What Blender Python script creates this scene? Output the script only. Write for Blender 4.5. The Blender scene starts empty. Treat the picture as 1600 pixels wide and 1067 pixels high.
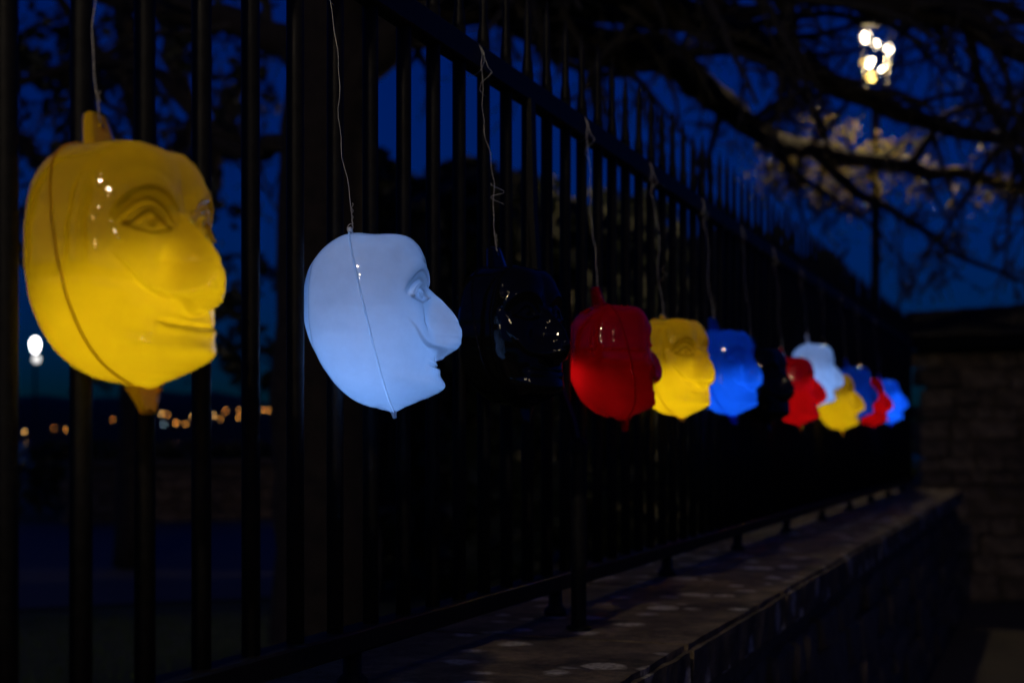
import bpy, bmesh, math, random
import numpy as np
from mathutils import Vector, Matrix

SC = bpy.context.scene
COL = SC.collection
R = math.radians

# ------------------------------------------------------------------ camera, sky, sun, exposure
TH = R(20.8)
CAMP = Vector((1.085, 0.0, 1.45))
FPX, HORIZ = 2222.0, 685.0
cam_d = bpy.data.cameras.new('camera')
cam = bpy.data.objects.new('camera', cam_d); COL.objects.link(cam)
cam.location = CAMP; cam.rotation_euler = (R(90), 0, TH)
cam_d.sensor_width = 36; cam_d.lens = 50; cam_d.shift_y = (HORIZ - 533.5) / 1600
cam_d.clip_start = 0.05; cam_d.clip_end = 6000
cam_d.dof.use_dof = True; cam_d.dof.focus_distance = 2.33; cam_d.dof.aperture_fstop = 3.2
SC.camera = cam

world = bpy.data.worlds.new('World'); SC.world = world; world.use_nodes = True
wn = world.node_tree; wn.nodes.clear()
w_out = wn.nodes.new('ShaderNodeOutputWorld'); w_bg = wn.nodes.new('ShaderNodeBackground')
w_sky = wn.nodes.new('ShaderNodeTexSky'); w_sky.sky_type = 'NISHITA'; w_sky.sun_disc = False
SUN_EL, SUN_ROT = 2.0, 184.0
w_sky.sun_elevation = R(SUN_EL); w_sky.sun_rotation = R(SUN_ROT)
w_sky.ozone_density = 7.0; w_sky.air_density = 1.0; w_sky.dust_density = 0.3
w_tint = wn.nodes.new('ShaderNodeMix'); w_tint.data_type = 'RGBA'; w_tint.blend_type = 'MULTIPLY'
w_tint.inputs[0].default_value = 1.0
w_tint.inputs[7].default_value = (0.02, 0.42, 1.0, 1)      # tungsten white balance of the camera
wn.links.new(w_sky.outputs[0], w_tint.inputs[6]); wn.links.new(w_tint.outputs[2], w_bg.inputs[0])
wn.links.new(w_bg.outputs[0], w_out.inputs[0]); w_bg.inputs[1].default_value = 0.072

sun_d = bpy.data.lights.new('sun', 'SUN'); sun_d.energy = 0.008; sun_d.angle = R(0.5); sun_d.color = (1.0, 0.78, 0.52)
sun = bpy.data.objects.new('sun', sun_d); COL.objects.link(sun)
sun.rotation_euler = Vector((-0.03, 0.74, -0.67)).to_track_quat('-Z', 'Y').to_euler()

SC.view_settings.view_transform = 'Standard'; SC.view_settings.look = 'None'
SC.view_settings.exposure = 0.0; SC.view_settings.gamma = 1.0
try: SC.view_settings.use_curve_mapping = False
except Exception: pass
SC.render.engine = 'CYCLES'
SC.cycles.use_denoising = True
try: SC.cycles.denoiser = 'OPENIMAGEDENOISE'
except Exception: pass
SC.cycles.max_bounces = 10; SC.cycles.diffuse_bounces = 6; SC.cycles.transmission_bounces = 6
SC.cycles.sample_clamp_indirect = 4.0

RIGHT = Vector((math.cos(TH), math.sin(TH), 0)); FWD = Vector((-math.sin(TH), math.cos(TH), 0))
def at(px, py, Z):
    """point of the place that stands Z metres into the view"""
    return CAMP + RIGHT * ((px - 800) / FPX * Z) + FWD * Z + Vector((0, 0, (HORIZ - py) / FPX * Z))
def ground_at(px, py, z=0.0):
    return at(px, py, (CAMP.z - z) * FPX / (py - HORIZ))

# ------------------------------------------------------------------ helpers
def tag(o, label=None, cat=None, group=None, kind=None):
    if label: o['label'] = label
    if cat: o['category'] = cat
    if group: o['group'] = group
    if kind: o['kind'] = kind
    return o
def empty(name, loc=(0, 0, 0), rot=(0, 0, 0)):
    o = bpy.data.objects.new(name, None); COL.objects.link(o)
    o.location = loc; o.rotation_euler = rot; o.empty_display_size = 0.05
    return o
def link(name, me, parent=None, loc=None):
    o = bpy.data.objects.new(name, me); COL.objects.link(o)
    if parent: o.parent = parent
    if loc is not None: o.location = loc
    return o
class MB:
    def __init__(s): s.v = []; s.f = []; s.n = 0
    def add(s, verts, faces):
        b = s.n; s.v.extend([tuple(p) for p in verts]); s.n += len(verts)
        s.f.extend([tuple(i + b for i in f) for f in faces])
    def box(s, a, b):
        x0, y0, z0 = a; x1, y1, z1 = b
        s.add([(x0,y0,z0),(x1,y0,z0),(x1,y1,z0),(x0,y1,z0),(x0,y0,z1),(x1,y0,z1),(x1,y1,z1),(x0,y1,z1)],
              [(0,3,2,1),(4,5,6,7),(0,1,5,4),(1,2,6,5),(2,3,7,6),(3,0,4,7)])
    def tube(s, pts, rad, sides=8, cap=True):
        pts = [Vector(p) for p in pts]; n = len(pts)
        if not hasattr(rad, '__len__'): rad = [rad] * n
        up = Vector((0.13, 0.31, 0.94)).normalized(); vs = []; fs = []
        prev = None
        for i, p in enumerate(pts):
            t = (pts[min(i+1, n-1)] - pts[max(i-1, 0)])
            if t.length < 1e-9: t = Vector((0, 0, 1))
            t.normalize()
            if prev is None:
                a = t.cross(up)
                if a.length < 0.1: a = t.cross(Vector((1, 0, 0)))
            else:
                a = prev - t * prev.dot(t)
                if a.length < 1e-6: a = t.cross(up)
            a.normalize(); prev = a; b = t.cross(a)
            for k in range(sides):
                q = 2 * math.pi * k / sides
                vs.append(p + (a * math.cos(q) + b * math.sin(q)) * rad[i])
        for i in range(n - 1):
            for k in range(sides):
                k2 = (k + 1) % sides
                fs.append((i*sides+k, i*sides+k2, (i+1)*sides+k2, (i+1)*sides+k))
        if cap:
            fs.append(tuple(reversed(range(sides)))); fs.append(tuple(range((n-1)*sides, n*sides)))
        s.add(vs, fs)
    def lathe(s, prof, cx=0, cy=0, sides=16):
        vs = []; fs = []
        for r, z in prof:
            for k in range(sides):
                q = 2*math.pi*k/sides; vs.append((cx + r*math.cos(q), cy + r*math.sin(q), z))
        for i in range(len(prof)-1):
            for k in range(sides):
                k2 = (k+1) % sides; fs.append((i*sides+k, i*sides+k2, (i+1)*sides+k2, (i+1)*sides+k))
        fs.append(tuple(reversed(range(sides)))); fs.append(tuple(range((len(prof)-1)*sides, len(prof)*sides)))
        s.add(vs, fs)
    def mesh(s, name, mat=None, smooth=False):
        me = bpy.data.meshes.new(name); me.from_pydata(s.v, [], s.f)
        if mat: me.materials.append(mat)
        if smooth: me.polygons.foreach_set('use_smooth', [True] * len(me.polygons))
        me.update(); return me
    def build(s, name, mat=None, parent=None, smooth=False, loc=None):
        return link(name, s.mesh(name, mat, smooth), parent, loc)
def bevel(me, w, seg=1):
    bm = bmesh.new(); bm.from_mesh(me)
    bmesh.ops.bevel(bm, geom=list(bm.edges), offset=w, segments=seg, affect='EDGES', profile=0.6)
    bm.to_mesh(me); bm.free(); return me

# ------------------------------------------------------------------ materials
def mat(name):
    m = bpy.data.materials.new(name); m.use_nodes = True
    nt = m.node_tree; return m, nt, nt.nodes['Principled BSDF'], nt.nodes['Material Output']
def noise(nt, scale, detail=4, rough=0.6, coord='Object'):
    tc = nt.nodes.new('ShaderNodeTexCoord'); n = nt.nodes.new('ShaderNodeTexNoise')
    n.inputs['Scale'].default_value = scale; n.inputs['Detail'].default_value = detail; n.inputs['Roughness'].default_value = rough
    nt.links.new(tc.outputs[coord], n.inputs['Vector']); return n
def ramp(nt, src, stops):
    r = nt.nodes.new('ShaderNodeValToRGB'); e = r.color_ramp.elements
    while len(e) < len(stops): e.new(0.5)
    for el, (p, c) in zip(e, stops): el.position = p; el.color = (*c, 1)
    nt.links.new(src, r.inputs[0]); return r
def bump(nt, bs, src, strength, dist):
    b = nt.nodes.new('ShaderNodeBump'); b.inputs['Strength'].default_value = strength; b.inputs['Distance'].default_value = dist
    nt.links.new(src, b.inputs['Height']); nt.links.new(b.outputs[0], bs.inputs['Normal']); return b
def simple(name, c0, c1, scale, rough=0.8, bs=0.4, bd=0.01, metal=0.0, coord='Object', per_obj=0.0):
    m, nt, p, o = mat(name)
    n = noise(nt, scale, coord=coord); r = ramp(nt, n.outputs[0], [(0.3, c0), (0.7, c1)])
    src = r.outputs[0]
    if per_obj:
        oi = nt.nodes.new('ShaderNodeObjectInfo'); mr = nt.nodes.new('ShaderNodeMapRange')
        mr.inputs['To Min'].default_value = 1 - per_obj; mr.inputs['To Max'].default_value = 1 + per_obj
        nt.links.new(oi.outputs['Random'], mr.inputs['Value'])
        hs = nt.nodes.new('ShaderNodeHueSaturation'); nt.links.new(mr.outputs[0], hs.inputs['Value']); nt.links.new(src, hs.inputs['Color']); src = hs.outputs[0]
    nt.links.new(src, p.inputs['Base Color']); p.inputs['Roughness'].default_value = rough; p.inputs['Metallic'].default_value = metal
    if bs: bump(nt, p, n.outputs[0], bs, bd)
    return m
def emit(name, col, s):
    m, nt, p, o = mat(name); e = nt.nodes.new('ShaderNodeEmission'); e.inputs[0].default_value = (*col, 1); e.inputs[1].default_value = s
    nt.links.new(e.outputs[0], o.inputs[0]); return m

M_IRON = simple('black_iron_paint', (0.005, 0.005, 0.006), (0.012, 0.012, 0.013), 60, rough=0.5, bs=0.25, bd=0.002)
M_BARK = simple('bark', (0.014, 0.010, 0.006), (0.036, 0.026, 0.016), 9, rough=0.95, bs=0.7, bd=0.03)
M_TWIG = simple('twig_bark', (0.02, 0.017, 0.013), (0.045, 0.038, 0.03), 20, rough=0.9, bs=0)
M_STONE = simple('rubble_stone', (0.06, 0.043, 0.026), (0.19, 0.138, 0.083), 11, rough=0.9, bs=0.8, bd=0.02, per_obj=0.35)
M_MORTAR = simple('mortar', (0.07, 0.055, 0.04), (0.14, 0.11, 0.08), 30, rough=0.95, bs=0.6, bd=0.01)
M_SLATE = simple('slate', (0.004, 0.0045, 0.005), (0.009, 0.0095, 0.011), 12, rough=0.95, bs=0.4, bd=0.01)
M_ASPH = simple('asphalt', (0.035, 0.035, 0.04), (0.07, 0.07, 0.075), 40, rough=0.75, bs=0.5, bd=0.01)
M_PATH = simple('pavement', (0.03, 0.025, 0.018), (0.065, 0.054, 0.038), 6, rough=0.85, bs=0.5, bd=0.01)
M_GRASS = simple('grass_soil', (0.02, 0.035, 0.008), (0.05, 0.075, 0.02), 5, rough=0.95, bs=0.6, bd=0.05)
M_BLADE = simple('grass_blade', (0.03, 0.06, 0.012), (0.06, 0.10, 0.02), 3, rough=0.7, bs=0)
M_LEAF = simple('evergreen_leaf', (0.008, 0.014, 0.005), (0.022, 0.032, 0.012), 4, rough=0.55, bs=0)
M_TLEAF = simple('spring_leaf', (0.20, 0.165, 0.016), (0.36, 0.29, 0.035), 4, rough=0.6, bs=0)
M_HILL = simple('hill_scrub', (0.012, 0.016, 0.010), (0.03, 0.035, 0.02), 0.02, rough=1.0, bs=0)
M_WIRE = simple('galvanised_wire', (0.30, 0.30, 0.31), (0.6, 0.6, 0.6), 80, rough=0.3, bs=0)
M_POST = simple('lamp_post_paint', (0.012, 0.013, 0.014), (0.025, 0.026, 0.028), 20, rough=0.4, bs=0.2, bd=0.002)

M_SLATE.node_tree.nodes['Principled BSDF'].inputs['Specular IOR Level'].default_value = 0.1
M_IRON.node_tree.nodes['Principled BSDF'].inputs['Specular IOR Level'].default_value = 0.12
# water
M_WATER, nt, p, o = mat('water'); p.inputs['Base Color'].default_value = (0.004, 0.008, 0.015, 1); p.inputs['Roughness'].default_value = 0.12
n = noise(nt, 0.8, 3); bump(nt, p, n.outputs[0], 0.35, 0.25)

# coping: worn sandstone with pale round lichen
M_COPE, nt, p, o = mat('coping_sandstone')
n = noise(nt, 5.5, 8, 0.78); r1 = ramp(nt, n.outputs[0], [(0.36, (0.022, 0.016, 0.012)), (0.50, (0.12, 0.088, 0.055)), (0.64, (0.25, 0.185, 0.12))])
tc = nt.nodes.new('ShaderNodeTexCoord')
dn = noise(nt, 18, 3); mixv = nt.nodes.new('ShaderNodeMix'); mixv.data_type = 'VECTOR'; mixv.inputs[0].default_value = 0.035
geo = nt.nodes.new('ShaderNodeNewGeometry')
nt.links.new(geo.outputs['Position'], mixv.inputs[4]); nt.links.new(dn.outputs['Color'], mixv.inputs[5])
vo = nt.nodes.new('ShaderNodeTexVoronoi'); vo.inputs['Scale'].default_value = 9.0; vo.feature = 'F1'
nt.links.new(mixv.outputs[1], vo.inputs['Vector'])
sep = nt.nodes.new('ShaderNodeSeparateColor'); nt.links.new(vo.outputs['Color'], sep.inputs[0])
mul = nt.nodes.new('ShaderNodeMath'); mul.operation = 'MULTIPLY_ADD'; mul.inputs[1].default_value = 0.30; mul.inputs[2].default_value = 0.16
nt.links.new(sep.outputs[0], mul.inputs[0])                     # spot radius
sub = nt.nodes.new('ShaderNodeMath'); sub.operation = 'SUBTRACT'; nt.links.new(mul.outputs[0], sub.inputs[0]); nt.links.new(vo.outputs['Distance'], sub.inputs[1])
edge = nt.nodes.new('ShaderNodeMapRange'); edge.inputs['From Min'].default_value = 0.0; edge.inputs['From Max'].default_value = 0.12
nt.links.new(sub.outputs[0], edge.inputs[0])
gt = nt.nodes.new('ShaderNodeMath'); gt.operation = 'GREATER_THAN'; gt.inputs[1].default_value = 0.15; nt.links.new(sep.outputs[1], gt.inputs[0])
m2 = nt.nodes.new('ShaderNodeMath'); m2.operation = 'MULTIPLY'; nt.links.new(edge.outputs[0], m2.inputs[0]); nt.links.new(gt.outputs[0], m2.inputs[1])
m3 = nt.nodes.new('ShaderNodeMath'); m3.operation = 'MULTIPLY'; nt.links.new(m2.outputs[0], m3.inputs[0])
n3 = noise(nt, 70, 3); nr = ramp(nt, n3.outputs[0], [(0.33, (0.25,)*3), (0.58, (1.0,)*3)]); nt.links.new(nr.outputs[0], m3.inputs[1])
mx = nt.nodes.new('ShaderNodeMix'); mx.data_type = 'RGBA'; nt.links.new(m3.outputs[0], mx.inputs[0]); nt.links.new(r1.outputs[0], mx.inputs[6]); mx.inputs[7].default_value = (0.60, 0.56, 0.48, 1)
nt.links.new(mx.outputs[2], p.inputs['Base Color']); p.inputs['Roughness'].default_value = 0.85
n4 = noise(nt, 45, 6, 0.7); bump(nt, p, n4.outputs[0], 0.9, 0.02)

nt = M_TLEAF.node_tree; pb = nt.nodes['Principled BSDF']; tl = nt.nodes.new('ShaderNodeBsdfTranslucent'); tl.inputs[0].default_value = (0.30, 0.25, 0.04, 1)
mxl = nt.nodes.new('ShaderNodeMixShader'); mxl.inputs[0].default_value = 0.45; nt.links.new(pb.outputs[0], mxl.inputs[1]); nt.links.new(tl.outputs[0], mxl.inputs[2]); nt.links.new(mxl.outputs[0], nt.nodes['Material Output'].inputs[0])
def plastic(name, col, opaque=False, trans=0.5, inner=0.6):
    """thin blow-moulded plastic: scatters light through the wall, shiny outside"""
    m, nt, p, o = mat(name); nt.nodes.remove(p)
    d = nt.nodes.new('ShaderNodeBsdfDiffuse')
    nz = noise(nt, 9, 6, 0.7); uneven = ramp(nt, nz.outputs[0], [(0.30, (0.86,)*3), (0.62, (1.0,)*3)])
    def tinted(sock, c):
        mm = nt.nodes.new('ShaderNodeMix'); mm.data_type = 'RGBA'; mm.blend_type = 'MULTIPLY'; mm.inputs[0].default_value = 1.0; mm.inputs[7].default_value = (*c, 1)
        nt.links.new(uneven.outputs[0], mm.inputs[6]); nt.links.new(mm.outputs[2], sock)
    tinted(d.inputs[0], [q*inner for q in col])
    g = nt.nodes.new('ShaderNodeBsdfGlossy'); g.inputs['Roughness'].default_value = 0.04
    fr = nt.nodes.new('ShaderNodeFresnel'); fr.inputs[0].default_value = 1.45
    tcx = noise(nt, 14, 3); b = nt.nodes.new('ShaderNodeBump'); b.inputs['Strength'].default_value = 0.10; b.inputs['Distance'].default_value = 0.004
    nt.links.new(tcx.outputs[0], b.inputs['Height'])
    for x in (g, fr): nt.links.new(b.outputs[0], x.inputs['Normal'])
    base = d.outputs[0]
    if not opaque:
        t = nt.nodes.new('ShaderNodeBsdfTranslucent'); tinted(t.inputs[0], col)
        ms = nt.nodes.new('ShaderNodeMixShader'); ms.inputs[0].default_value = trans
        nt.links.new(d.outputs[0], ms.inputs[1]); nt.links.new(t.outputs[0], ms.inputs[2]); base = ms.outputs[0]
    mg = nt.nodes.new('ShaderNodeMixShader'); nt.links.new(fr.outputs[0], mg.inputs[0]); nt.links.new(base, mg.inputs[1]); nt.links.new(g.outputs[0], mg.inputs[2])
    nt.links.new(mg.outputs[0], o.inputs[0]); return m
P_YEL = plastic('yellow_plastic', (0.80, 0.425, 0.003), inner=0.42)
P_WHT = plastic('white_plastic', (0.80, 0.84, 0.90), inner=0.9)
P_LUG_LIT = plastic('yellow_lug_lit_plastic', (0.84, 0.52, 0.004), trans=0.35, inner=1.0)  # tab glow put into the colour: paler than the yellow shell plastic
P_SEAM = plastic('lit_seam_bead', (0.96, 0.97, 1.0), trans=0.94, inner=1.0)  # light leaking along the seam, painted as a brighter bead material
P_RED = plastic('red_plastic', (0.55, 0.0025, 0.003))
P_BLU = plastic('blue_plastic', (0.006, 0.10, 0.80))
P_BLK = plastic('black_plastic', (0.006, 0.0065, 0.008), opaque=True)

rnd = random.Random(7)
nrs = np.random.RandomState(5)

# ------------------------------------------------------------------ ground, path, water, hills
def sheet(name, pts, z, m, label, sub=1):
    mb = MB(); mb.add([(x, y, z) for x, y in pts], [tuple(range(len(pts)))])
    return tag(mb.build(name, m), label, kind='structure')
sheet('ground', [(-1500, -300), (1500, -300), (1500, 1500), (-1500, 1500)], -0.02, M_GRASS, 'dark grass and earth reaching to the far shore')
sheet('pavement', [(0.2, -12), (9, -12), (9, 40), (0.2, 40)], 0.0, M_PATH, 'dark paved footway in front of the dwarf wall')
def gxy(px, py): q = ground_at(px, py); return (q.x, q.y)
g0, g1 = ground_at(-700, 985), ground_at(1000, 905)
f0, f1 = ground_at(-700, 838), ground_at(1100, 790)
sheet('road', [(g0.x, g0.y), (g1.x, g1.y), (f1.x, f1.y), (f0.x, f0.y)], 0.0, M_ASPH, 'dark asphalt road beyond the railing')
w = [at(-3000, 685, 75), at(4000, 685, 75), at(4000, 685, 640), at(-3000, 685, 640)]
sheet('water', [(q.x, q.y) for q in w], 0.02, M_WATER, 'dark water reflecting the blue evening sky')
def hills():
    mb = MB(); vs = []; fs = []; n = 160
    for i in range(n + 1):
        px = -2600 + 7000 * i / n
        h = 15 + 6 * math.sin(px / 330 + 1) + 4 * math.sin(px / 130) + 2 * math.sin(px / 57 + 2)
        for (Z, k) in ((600, 0), (640, 0.55), (720, 1.0), (900, 0.9), (1200, 0)):
            q = at(px, 685, Z); vs.append((q.x, q.y, -0.05 + h * k * (1 + 0.05 * rnd.uniform(-1, 1))))
    for i in range(n):
        for j in range(4):
            a = i * 5 + j; fs.append((a, a + 5, a + 6, a + 1))
    mb.add(vs, fs); tag(mb.build('hills', M_HILL, smooth=True), 'low black hills across the water', kind='structure')
hills()

# ------------------------------------------------------------------ railing on its dwarf wall
Z0, PITCH = 1.405, 0.129
Y_A, Y_B = -0.30, 12.05
BAR_Y = [Z0 + PITCH * k for k in range(-13, 83)]
Z_TOPR, Z_BOTR, Z_TIP, Z_COPE = 1.45 + 0.762, 1.45 - 0.332, 1.45 + 0.996, 1.04
BAR_R = 0.0135
rail = tag(empty('iron_railing', (0, 0, Z_COPE)), 'black iron railing with pointed bars on a stone dwarf wall', 'fence')
mb = MB(); mb.box((-0.017, Y_A, Z_TOPR - Z_COPE - 0.026), (0.019, Y_B, Z_TOPR - Z_COPE + 0.026)); bevel_me = mb.mesh('top_rail', M_IRON); bevel(bevel_me, 0.004); link('top_rail', bevel_me, rail)
mb = MB(); mb.box((-0.025, Y_A, Z_BOTR - Z_COPE - 0.019), (0.027, Y_B, Z_BOTR - Z_COPE + 0.019)); me = mb.mesh('bottom_rail', M_IRON); bevel(me, 0.004); link('bottom_rail', me, rail)
zb, zt = Z_BOTR - Z_COPE, Z_TOPR - Z_COPE
mb = MB(); mb.tube([(0, 0, zb - 0.015), (0, 0, zb + 0.3), (0, 0, zt - 0.2), (0, 0, zt + 0.045)], BAR_R, 14); me_bar = mb.mesh('bar', M_IRON, True)
def spike_mesh(h):
    mb = MB(); mb.lathe([(0.010, zt + 0.03), (0.0125, zt + 0.05), (0.0115, zt + 0.065), (0.0085, zt + 0.085), (0.0075, zt + h - 0.075),
                         (0.0085, zt + h - 0.065), (0.005, zt + h - 0.03), (0.0012, zt + h)], sides=10); return mb.mesh('spike', M_IRON, True)
sp = [spike_mesh(Z_TIP - Z_TOPR), spike_mesh(Z_TIP - Z_TOPR - 0.012), spike_mesh(Z_TIP - Z_TOPR + 0.010)]
for i, y in enumerate(BAR_Y):
    b = link('bar', me_bar, rail, (0, y, 0)); b.rotation_euler = (R(rnd.uniform(-0.12, 0.12)), 0, rnd.uniform(0, 6))
    link('spike', sp[i % 3 if i % 4 else 0], b)
mb = MB(); mb.lathe([(0.026, 0.0), (0.026, 0.012), (0.016, 0.022), (0.016, 0.062)], sides=12); me_foot = mb.mesh('rail_foot', M_IRON, True)
y = 1.08
while y < Y_B - 0.2:
    link('rail_foot', me_foot, rail, (0.0, y, 0.0)); y += 1.03
def stay_mesh():
    mb = MB(); P = [(0.02, 1.15), (0.022, 1.05), (0.026, 0.90), (0.034, 0.78), (0.055, 0.64), (0.085, 0.53), (0.115, 0.45), (0.13, 0.385)]
    # flat curved strap leaning out from the top rail, then a round standard down to the coping
    pts = []
    for k in range(len(P) - 1):
        for s in range(4):
            t = s / 4; pts.append((P[k][0]*(1-t)+P[k+1][0]*t, P[k][1]*(1-t)+P[k+1][1]*t))
    pts.append(P[-1]); n = len(pts); vs = []; fs = []
    for i, (x, z) in enumerate(pts):
        for dx, dy in ((-0.006, -0.014), (0.006, -0.014), (0.006, 0.014), (-0.006, 0.014)): vs.append((x + dx, dy, z))
    for i in range(n - 1):
        for k in range(4): fs.append((i*4+k, i*4+(k+1) % 4, (i+1)*4+(k+1) % 4, (i+1)*4+k))
    fs += [(3, 2, 1, 0), tuple(range(4*n-4, 4*n))]; mb.add(vs, fs)
    mb.lathe([(0.027, 0.0), (0.027, 0.006), (0.0165, 0.010), (0.0165, 0.375), (0.019, 0.38), (0.019, 0.40), (0.010, 0.412)], cx=0.13, sides=16)
    return mb.mesh('stay', M_IRON, False)
me_stay = stay_mesh()
for y in (2.92,): link('stay', me_stay, rail, (0, y, 0))

wall = tag(empty('dwarf_wall', (0.1, 0, 0)), 'low rubble stone wall with a worn coping under the railing', 'wall')
XW0, XW1 = -0.25, 0.385
mb = MB(); mb.box((XW0 + 0.02 - 0.1, Y_A, -0.02), (XW1 - 0.03 - 0.1, Y_B - 0.02, 0.93)); mb.build('wall_core', M_MORTAR, wall)
def rock(w, d, h, seed):
    """a rough stone block, w along y, d along x, h up"""
    r_ = random.Random(seed); bm = bmesh.new(); bmesh.ops.create_cube(bm, size=1)
    bmesh.ops.bevel(bm, geom=list(bm.edges), offset=0.09, segments=1, affect='EDGES')
    for v in bm.verts:
        v.co.x = v.co.x * d + r_.uniform(-0.008, 0.008); v.co.y = v.co.y * w * (1 + r_.uniform(-0.10, 0.06)); v.co.z = v.co.z * h * (1 + r_.uniform(-0.14, 0.08))
    me = bpy.data.meshes.new('stone'); bm.to_mesh(me); bm.free(); me.materials.append(M_STONE); return me
rocks = {}
for wd in (0.15, 0.22, 0.30, 0.42):
    for hh in (0.12, 0.17, 0.235): rocks[(wd, hh)] = [rock(wd - 0.008, 0.11, hh - 0.006, rnd.random()) for _ in range(3)]
def courses(parent, length, height, place, seed):
    r_ = random.Random(seed); z = 0.0
    while z < height - 0.1:
        hh = r_.choice((0.12, 0.17, 0.17, 0.235)); hh = 0.12 if z + hh > height else hh
        u = -r_.uniform(0, 0.2)
        while u < length - 0.12:
            wd = r_.choice((0.15, 0.22, 0.30, 0.42))
            o = link('stone', r_.choice(rocks[(wd, hh)]), parent); place(o, u + wd / 2, z + hh / 2 + r_.uniform(-0.016, 0.016), r_.uniform(-0.02, 0.02)); u += wd
            o.rotation_euler.x += r_.uniform(-0.07, 0.07) if not o.rotation_euler.z else 0; o.rotation_euler.y += r_.uniform(-0.07, 0.07) if o.rotation_euler.z else 0
        z += hh
def pl(o, u, z, j): o.location = (XW1 - 0.055 - 0.1 + j, Y_A + 0.3 + u, z)
courses(wall, Y_B - Y_A - 0.6, 0.92, pl, 3)
y = Y_A; i = 0
while y < Y_B - 0.1:
    L = rnd.uniform(0.85, 1.25); L = min(L, Y_B - y)
    if Y_B - y - L < 0.4: L = Y_B - y
    mb = MB(); mb.box((XW0 - 0.1, 0.0015, 0.93), (0.41 - 0.1, L - 0.0015, Z_COPE))
    me = mb.mesh('coping_stone', M_COPE); bm = bmesh.new(); bm.from_mesh(me)
    bmesh.ops.subdivide_edges(bm, edges=[e for e in bm.edges if abs((e.verts[0].co - e.verts[1].co).y) > 0.3], cuts=14, use_grid_fill=True)
    bmesh.ops.bevel(bm, geom=[e for e in bm.edges if e.calc_face_angle(0) > 1], offset=0.012, segments=2, affect='EDGES')
    for v in bm.verts:
        if v.co.x > 0.25: v.co.x += rnd.uniform(-0.002, 0.002); v.co.z += rnd.uniform(-0.003, 0.0)
    bm.to_mesh(me); bm.free(); o = link('coping_stone', me, wall, (0, y, rnd.uniform(-0.003, 0.0))); y += L; i += 1

# ------------------------------------------------------------------ stone outhouse at the end of the wall
hut = tag(empty('stone_outhouse', (2.0, 13.4, 0)), 'low rubble stone building with a dark slate roof beyond the wall end', 'building')
mb = MB(); mb.box((-2.0, 0.09, -0.02), (5.0, 3.2, 2.25)); mb.build('wall_core', M_MORTAR, hut)
def pl2(o, u, z, j): o.location = (-2.0 + u, 0.045 + j, z); o.rotation_euler = (0, 0, R(90))
courses(hut, 4.6, 2.25, pl2, 11)
mb = MB(); mb.box((-2.3, -0.25, 2.25), (5.2, -0.13, 2.36)); mb.build('gutter', M_SLATE, hut)
mb = MB(); a = math.atan2(0.55, 1.75)
vs = [(-2.3, -0.2, 2.28), (5.2, -0.2, 2.34), (5.2, 1.6, 3.02), (-2.3, 1.6, 2.72), (5.2, 3.4, 2.28), (-2.3, 3.4, 2.26)]
mb.add(vs, [(0, 1, 2, 3), (3, 2, 4, 5)]); mb.build('roof', M_SLATE, hut)
mb = MB()
for rr in range(11):
    for k in range(30):
        u = -2.3 + 0.25 * k + (0.125 if rr % 2 else 0); t = rr / 11; ru = (u + 2.3) / 7.5
        yy = -0.22 + 1.8 * t; zz = 2.29 + 0.06 * ru + (0.44 + 0.24 * ru) * t; dz = (0.44 + 0.24 * ru) / 11
        j = rnd.uniform(0, 0.006)
        mb.add([(u, yy, zz + 0.016 + j), (u + 0.244, yy, zz + 0.016 + j), (u + 0.244, yy + 0.22, zz + dz * 1.3 + 0.006), (u, yy + 0.22, zz + dz * 1.3 + 0.006), (u, yy, zz + 0.004), (u + 0.244, yy, zz + 0.004)],
               [(0, 1, 2, 3), (4, 5, 1, 0)])
tag(mb.build('slates', M_SLATE, hut), kind='stuff')

# ------------------------------------------------------------------ face lanterns
U = 0.281 / 870.0                        # one modelling unit in metres
def curve(pts):
    a = np.degrees(np.arctan2([p[1] for p in pts], [abs(p[0]) for p in pts])); r = np.hypot([p[0] for p in pts], [p[1] for p in pts])
    o = np.argsort(a); return a[o], r[o]
FRONT = curve([(0, 428), (80, 424), (150, 412), (188, 398), (215, 364), (229, 326), (240, 290), (248, 245), (255, 190), (258, 140), (260, 80), (264, 0), (276, -70),
               (292, -130), (300, -175), (303, -215), (304, -250), (314, -275), (324, -295), (320, -315), (300, -333), (262, -352), (200, -377), (140, -402), (100, -424), (84, -436), (60, -425), (0, -408)])
BACK = curve([(0, 428), (-60, 429), (-122, 429), (-165, 412), (-215, 380), (-280, 322), (-325, 260), (-350, 165), (-353, 60), (-332, -50), (-290, -145), (-230, -242), (-170, -312), (-110, -362), (-40, -400), (0, -408)])
SIDE = curve([(0, 428), (120, 424), (205, 402), (265, 352), (296, 285), (315, 180), (324, 60), (321, -60), (300, -180), (262, -270), (200, -340), (120, -388), (0, -408)])
def sstep(x): x = np.clip(x, 0, 1); return x * x * (3 - 2 * x)
def poly_dist(y, z, pts):
    """distance to a polyline, its signed side, and the running parameter"""
    best = np.full(y.shape, 1e9); sg = np.ones(y.shape); par = np.zeros(y.shape); n = len(pts) - 1
    for i in range(n):
        ax, az = pts[i]; bx, bz = pts[i+1]; dx, dz = bx-ax, bz-az; L2 = dx*dx+dz*dz
        t = np.clip(((y-ax)*dx+(z-az)*dz)/L2, 0, 1); ex = y-ax-t*dx; ez = z-az-t*dz; d = np.hypot(ex, ez)
        s = np.sign(dx*(z-az)-dz*(y-ax)); m = d < best
        best = np.where(m, d, best); sg = np.where(m, s, sg); par = np.where(m, (i+t)/n, par)
    return best, sg, par
def gs(x, s): return np.exp(-(x/s)**2)
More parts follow.
